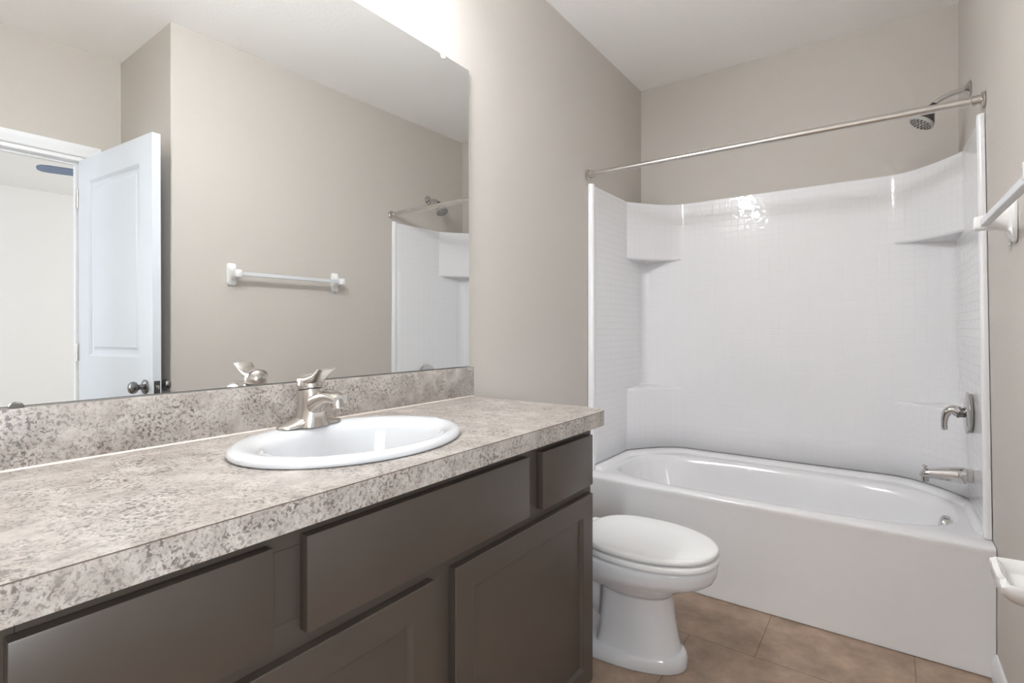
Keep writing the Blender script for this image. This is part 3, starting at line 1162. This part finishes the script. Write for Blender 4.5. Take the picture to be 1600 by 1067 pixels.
for rr, cnt in ((0.009, 5), (0.019, 9), (0.0275, 13), (0.036, 17)):
    for k in range(cnt):
        t = 2 * pi * k / cnt + rr * 50
        c = fo + hd * 0.0125 + (a_ * cos(t) + b_ * sin(t)) * rr
        lathe(bm, c, hd, [(0, 0.0033), (0.003, 0.0026)], 8)
nz = finish('nozzles', bm, M['black'], face)
nz['kind'] = 'stuff'

# ------------------------------------------------------------------ shower valve and tub spout
YV = 2.72
ZV = 0.825
xv = xr(YV, ZV) - OFF * 0.6
va = thing('shower_valve', 'chrome shower valve with round escutcheon and curved lever above the tub spout', 'shower valve', (xv, YV, ZV))
bm = bmesh.new()
lathe(bm, (xv - 0.0026, YV, ZV), (-1, 0, 0), [(0, 0.076), (0.010, 0.076)], 48)
finish('foam_gasket', bm, M['greyplastic'], va)
bm = bmesh.new()
lathe(bm, (xv - 0.0108, YV, ZV), (-1, 0, 0), [(0, 0.084), (0.004, 0.084), (0.008, 0.080), (0.012, 0.060), (0.014, 0.030), (0.015, 0.022)], 48)
finish('escutcheon', bm, M['chrome'], va)
bm = bmesh.new()
lathe(bm, (xv - 0.024, YV, ZV), (-1, 0, 0), [(0, 0.019), (0.012, 0.0185), (0.014, 0.021), (0.022, 0.0215)], 32)
finish('valve_hub', bm, M['darkmetal'], va)
bm = bmesh.new()
pts = bez((xv - 0.040, YV, ZV + 0.002), (xv - 0.072, YV, ZV + 0.022), (xv - 0.088, YV, ZV - 0.010), (xv - 0.082, YV, ZV - 0.072), 16)
tube(bm, pts, [0.0215 - 0.013 * (i / 16) + (0.0015 if i > 14 else 0) for i in range(17)], 24)
finish('lever', bm, M['chrome'], va, angle=60)

ZS = 0.577
xs_ = xr(YV, ZS) - OFF * 0.6
spo = thing('tub_spout', 'chrome tub spout with diverter knob over the right end of the tub', 'tub spout', (xs_, YV, ZS))
bm = bmesh.new()
lathe(bm, (xs_ - 0.0008, YV, ZS), (-1, 0, 0), [(0, 0.026), (0.022, 0.026)], 32)
finish('spout_collar', bm, M['greyplastic'], spo)
bm = bmesh.new()
rings = []
prof = [(0.020, 0, 0.0305), (0.024, 0, 0.0325), (0.05, -0.001, 0.0315), (0.09, -0.0035, 0.027), (0.125, -0.006, 0.0225), (0.145, -0.009, 0.0195), (0.157, -0.012, 0.0165), (0.164, -0.016, 0.011), (0.166, -0.019, 0.004)]
for d, dz, r in prof:
    rings.append([Vector((xs_ - d, YV + r * cos(2 * pi * k / 28), ZS + dz + r * sin(2 * pi * k / 28))) for k in range(28)])
loft(bm, rings)
finish('spout_body', bm, M['chrome'], spo, angle=60)
bm = bmesh.new()
lathe(bm, (xs_ - 0.148, YV, ZS - 0.018), (0, 0, -1), [(0, 0.0145), (0.022, 0.0145), (0.024, 0.011)], 24)
finish('spout_nozzle', bm, M['chrome'], spo)
bm = bmesh.new()
lathe(bm, (xs_ - 0.148, YV, ZS + 0.004), (0, 0, 1), [(0, 0.004), (0.012, 0.004), (0.014, 0.009), (0.018, 0.0095), (0.021, 0.006), (0.022, 0.0)], 20)
finish('diverter_knob', bm, M['chrome'], spo)

# ------------------------------------------------------------------ toilet
TY = 1.79
to = thing('toilet', 'white elongated toilet with closed lid between the vanity and the tub', 'toilet', (0.42, TY, 0))


def egg(xb, xf, w, z, n=64, flat=2.6, xm=None):
    """closed plan outline: rounded front (max x), squarer back"""
    xm = xb + (xf - xb) * 0.46 if xm is None else xm
    out_ = []
    for k in range(n):
        t = 2 * pi * k / n
        c, s = cos(t), sin(t)
        e_ = 2.0 if c > 0 else flat
        X = xm + ((xf - xm) if c > 0 else (xm - xb)) * math.copysign(abs(c) ** (2 / e_), c)
        Y = TY + w * math.copysign(abs(s) ** (2 / (2.15 if c > 0 else flat)), s)
        out_.append(Vector((X, Y, z)))
    return out_


bm = bmesh.new()
loft(bm, [egg(0.40, 0.655, 0.10, 0.240), egg(0.36, 0.672, 0.113, 0.256), egg(0.30, 0.700, 0.136, 0.274), egg(0.26, 0.738, 0.157, 0.293), egg(0.25, 0.770, 0.172, 0.309), egg(0.25, 0.787, 0.181, 0.321), egg(0.25, 0.793, 0.184, 0.334), egg(0.25, 0.796, 0.186, 0.350), egg(0.25, 0.798, 0.186, 0.366), egg(0.25, 0.794, 0.183, 0.3725),
          egg(0.25, 0.786, 0.176, 0.3745), egg(0.30, 0.76, 0.15, 0.375)], True, True, True)
box(bm, (0.19, TY - 0.12, 0.30), (0.30, TY + 0.12, 0.374), 0.02, 3)
finish('bowl', bm, M['porcelain'], to, angle=60)
bm = bmesh.new()
loft(bm, [egg(0.40, 0.680, 0.109, 0.050, flat=8), egg(0.405, 0.674, 0.104, 0.062, flat=8), egg(0.41, 0.668, 0.101, 0.09, flat=8), egg(0.415, 0.655, 0.096, 0.16, flat=8), egg(0.42, 0.648, 0.095, 0.225, flat=8), egg(0.42, 0.652, 0.099, 0.248, flat=8), egg(0.42, 0.66, 0.104, 0.26, flat=8)], True)
finish('pedestal', bm, M['porcelain'], to, angle=45)
bm = bmesh.new()
loft(bm, [egg(0.17, 0.697, 0.126, 0.0015, flat=5), egg(0.168, 0.70, 0.128, 0.006, flat=5), egg(0.17, 0.699, 0.127, 0.035, flat=5), egg(0.175, 0.694, 0.122, 0.048, flat=5), egg(0.185, 0.685, 0.113, 0.054, flat=5)], True)
finish('foot', bm, M['porcelain'], to, angle=45)
bm = bmesh.new()
# trapway: S-curved tube behind the front column
pts = bez((0.50, TY, 0.17), (0.40, TY, 0.06), (0.36, TY, 0.30), (0.29, TY, 0.27), 12) + bez((0.29, TY, 0.27), (0.24, TY, 0.25), (0.25, TY, 0.12), (0.25, TY, 0.04), 10)[1:]
tube(bm, pts, [0.066] * 8 + [0.064] * (len(pts) - 8), 28)
finish('trapway', bm, M['porcelain'], to, angle=60)
bm = bmesh.new()
loft(bm, [egg(0.355, 0.785, 0.170, 0.3755), egg(0.350, 0.792, 0.176, 0.3795), egg(0.344, 0.801, 0.1845, 0.381), egg(0.343, 0.802, 0.185, 0.384), egg(0.343, 0.803, 0.1855, 0.392), egg(0.346, 0.799, 0.182, 0.3975), egg(0.40, 0.74, 0.13, 0.398)], True)
finish('toilet_seat', bm, M['seat'], to, angle=50)
bm = bmesh.new()
loft(bm, [egg(0.36, 0.772, 0.160, 0.3985), egg(0.352, 0.780, 0.167, 0.4035), egg(0.336, 0.796, 0.180, 0.4045), egg(0.335, 0.798, 0.182, 0.407), egg(0.335, 0.799, 0.1825, 0.413), egg(0.336, 0.7975, 0.1815, 0.4195), egg(0.340, 0.793, 0.177, 0.4225), egg(0.350, 0.782, 0.167, 0.4240), egg(0.40, 0.72, 0.115, 0.4255), egg(0.47, 0.63, 0.05, 0.426)], True)
finish('toilet_lid', bm, M['seat'], to, angle=50)
for s in (1, -1):
    bm = bmesh.new()
    box(bm, (0.305, TY + s * 0.075 - 0.02, 0.376), (0.35, TY + s * 0.075 + 0.02, 0.412), 0.006, 3)
    finish('seat_hinge', bm, M['seat'], to)
bm = bmesh.new()
loft(bm, [rrect(0.118, TY, 0.085, 0.20, 0.03, 0.376), rrect(0.118, TY, 0.092, 0.215, 0.035, 0.40), rrect(0.118, TY, 0.098, 0.225, 0.035, 0.72)], True)
finish('tank', bm, M['porcelain'], to, angle=40)
bm = bmesh.new()
loft(bm, [rrect(0.118, TY, 0.100, 0.228, 0.03, 0.7205), rrect(0.118, TY, 0.104, 0.233, 0.034, 0.728), rrect(0.118, TY, 0.104, 0.233, 0.034, 0.748), rrect(0.118, TY, 0.097, 0.226, 0.03, 0.756)], True)
finish('tank_lid', bm, M['porcelain'], to, angle=40)
bm = bmesh.new()
lathe(bm, (0.213, TY - 0.15, 0.665), (1, 0, 0), [(0, 0.012), (0.012, 0.012), (0.014, 0.009)], 20)
tube(bm, [(0.229, TY - 0.155, 0.665), (0.231, TY - 0.11, 0.66), (0.231, TY - 0.07, 0.656)], [0.007, 0.006, 0.008], 14)
finish('flush_handle', bm, M['chrome'], to)

# ------------------------------------------------------------------ towel bar on the right wall
ZB = 1.452
tb = thing('towel_bar', 'white ceramic towel bar with two posts on the right wall', 'towel bar', (xr(1.66, ZB), 1.66, ZB))
for y in (1.35, 1.965):
    bm = bmesh.new()
    xw = xr(y, ZB) - 0.001
    def sq(d, hy, hz, dz, e=5):
        return [Vector((xw - d, y + p.x, ZB + dz + p.y)) for p in superell(0, 0, hy, hz, 0, 40, e)]
    loft(bm, [sq(0, 0.026, 0.058, 0), sq(0.006, 0.0265, 0.0585, 0), sq(0.011, 0.0245, 0.056, 0), sq(0.015, 0.021, 0.045, 0.002), sq(0.022, 0.019, 0.033, 0.003, 4), sq(0.035, 0.0175, 0.025, 0.002, 4), sq(0.05, 0.0175, 0.021, 0.001, 4), sq(0.075, 0.0185, 0.0205, 0, 4), sq(0.085, 0.018, 0.0195, 0, 4), sq(0.088, 0.015, 0.016, 0, 4)], True)
    finish('post', bm, M['ceramic'], tb, angle=50)
    if y > 1.5:
        bm = bmesh.new()
        lathe(bm, (xw - 0.012, y - 0.005, ZB - 0.050), (0, 0, -1), [(0, 0.004), (0.012, 0.004), (0.014, 0.006), (0.018, 0.006)], 14)
        finish('set_screw', bm, M['greyplastic'], tb)
bm = bmesh.new()
r = 0.0095
rings = []
for y in (1.355, 1.96):
    xw = xr(y, ZB) - 0.066
    rings.append([Vector((xw + p.x, y, ZB + p.y)) for p in rrect(0, 0, r, r, 0.0025, 0, 4)])
loft(bm, rings)
finish('bar', bm, M['barplastic'], tb)

# ------------------------------------------------------------------ ceramic dish on the right wall
DY_0, DY_1 = 1.255, 1.418
ZD = 0.700
dh = thing('ceramic_dish', 'white ceramic dish holder projecting low from the right wall', 'wall dish', (xr(1.32, ZD), 1.32, ZD))
bm = bmesh.new()
xw = xr(1.32, ZD) - 0.001
yc, hy = (DY_0 + DY_1) / 2, (DY_1 - DY_0) / 2
# outer shell: from wall plate to the front lip (sections along -x), each a closed U-section loop
secs = []
def usec(d, top, lipz, zb, hy_, inner, fl):
    """cross-section in (y,z) at distance d: outer U then inner U"""
    x = xw - d * 1.34
    o_ = [(-hy_, lipz), (-hy_ + 0.003, zb + 0.018), (-hy_ + 0.02, zb + 0.003), (-hy_ * 0.4, zb), (hy_ * 0.4, zb), (hy_ - 0.02, zb + 0.003), (hy_ - 0.003, zb + 0.018), (hy_, lipz)]
    th = 0.013
    i_ = [(hy_ - 0.004, lipz + 0.005), (hy_ - th, lipz), (hy_ - th - 0.006, fl + 0.006), (hy_ * 0.3, fl), (-hy_ * 0.3, fl), (-hy_ + th + 0.006, fl + 0.006), (-hy_ + th, lipz), (-hy_ + 0.004, lipz + 0.005)]
    return [Vector((x, yc + a, b)) for a, b in o_ + i_]
fl0 = ZD - 0.024
rings = [usec(0.0, 0, ZD + 0.045, ZD - 0.05, hy, 0, ZD + 0.044), usec(0.012, 0, ZD + 0.042, ZD - 0.050, hy, 0, ZD + 0.041),
         usec(0.017, 0, ZD + 0.032, ZD - 0.049, hy, 0, ZD + 0.026), usec(0.022, 0, ZD + 0.020, ZD - 0.048, hy - 0.001, 0, fl0), usec(0.035, 0, ZD + 0.007, ZD - 0.046, hy - 0.002, 0, fl0), usec(0.055, 0, ZD, ZD - 0.042, hy - 0.003, 0, fl0),
         usec(0.088, 0, ZD - 0.001, ZD - 0.036, hy - 0.005, 0, fl0), usec(0.094, 0, ZD - 0.001, ZD - 0.033, hy - 0.006, 0, ZD - 0.006), usec(0.098, 0, ZD - 0.001, ZD - 0.030, hy - 0.008, 0, ZD + 0.003), usec(0.104, 0, ZD - 0.004, ZD - 0.022, hy - 0.012, 0, ZD - 0.002)]
loft(bm, rings, True)
finish('dish_body', bm, M['ceramic'], dh, angle=50)

# ------------------------------------------------------------------ ceiling fan in the bedroom
FXc, FYc, FZ = 3.47, 1.655, 2.325
fan = thing('ceiling_fan', 'dark ceiling fan in the bright bedroom, seen in the mirror above the door', 'ceiling fan', (FXc, FYc, H))
bm = bmesh.new()
lathe(bm, (FXc, FYc, H - 0.001), (0, 0, -1), [(0, 0.065), (0.02, 0.065), (0.05, 0.035), (0.055, 0.013), (0.22, 0.013)], 28)
finish('downrod', bm, M['fanmetal'], fan)
bm = bmesh.new()
lathe(bm, (FXc, FYc, H - 0.21), (0, 0, -1), [(0, 0.02), (0.01, 0.07), (0.03, 0.105), (0.09, 0.115), (0.13, 0.105), (0.15, 0.06), (0.17, 0.055), (0.20, 0.05), (0.205, 0.0)], 36)
finish('motor', bm, M['fanmetal'], fan)
for k in range(5):
    a = radians(-74) + 2 * pi * k / 5
    d = Vector((cos(a), sin(a), 0))
    s_ = Vector((-sin(a), cos(a), 0))
    bm = bmesh.new()
    rings = []
    for t, hw in ((0.17, 0.045), (0.19, 0.056), (0.40, 0.064), (0.60, 0.067), (0.64, 0.060), (0.66, 0.040), (0.667, 0.015)):
        c = Vector((FXc, FYc, FZ)) + d * t
        tilt = -0.13
        rings.append([c + s_ * (hw * q) + Vector((0, 0, hw * q * tilt + dz)) for q, dz in ((-1, -0.003), (1, -0.003), (1, 0.003), (-1, 0.003))])
    loft(bm, rings)
    bl = finish('blade', bm, M['fan'], fan, angle=30)
    bm = bmesh.new()
    c = Vector((FXc, FYc, FZ + 0.006))
    loft(bm, [[c + d * t + s_ * q * hw + Vector((0, 0, dz)) for q, dz in ((-1, 0), (1, 0), (1, 0.005), (-1, 0.005))] for t, hw in ((0.09, 0.02), (0.16, 0.018), (0.22, 0.035), (0.26, 0.03))])
    finish('blade_arm', bm, M['fanmetal'], bl)
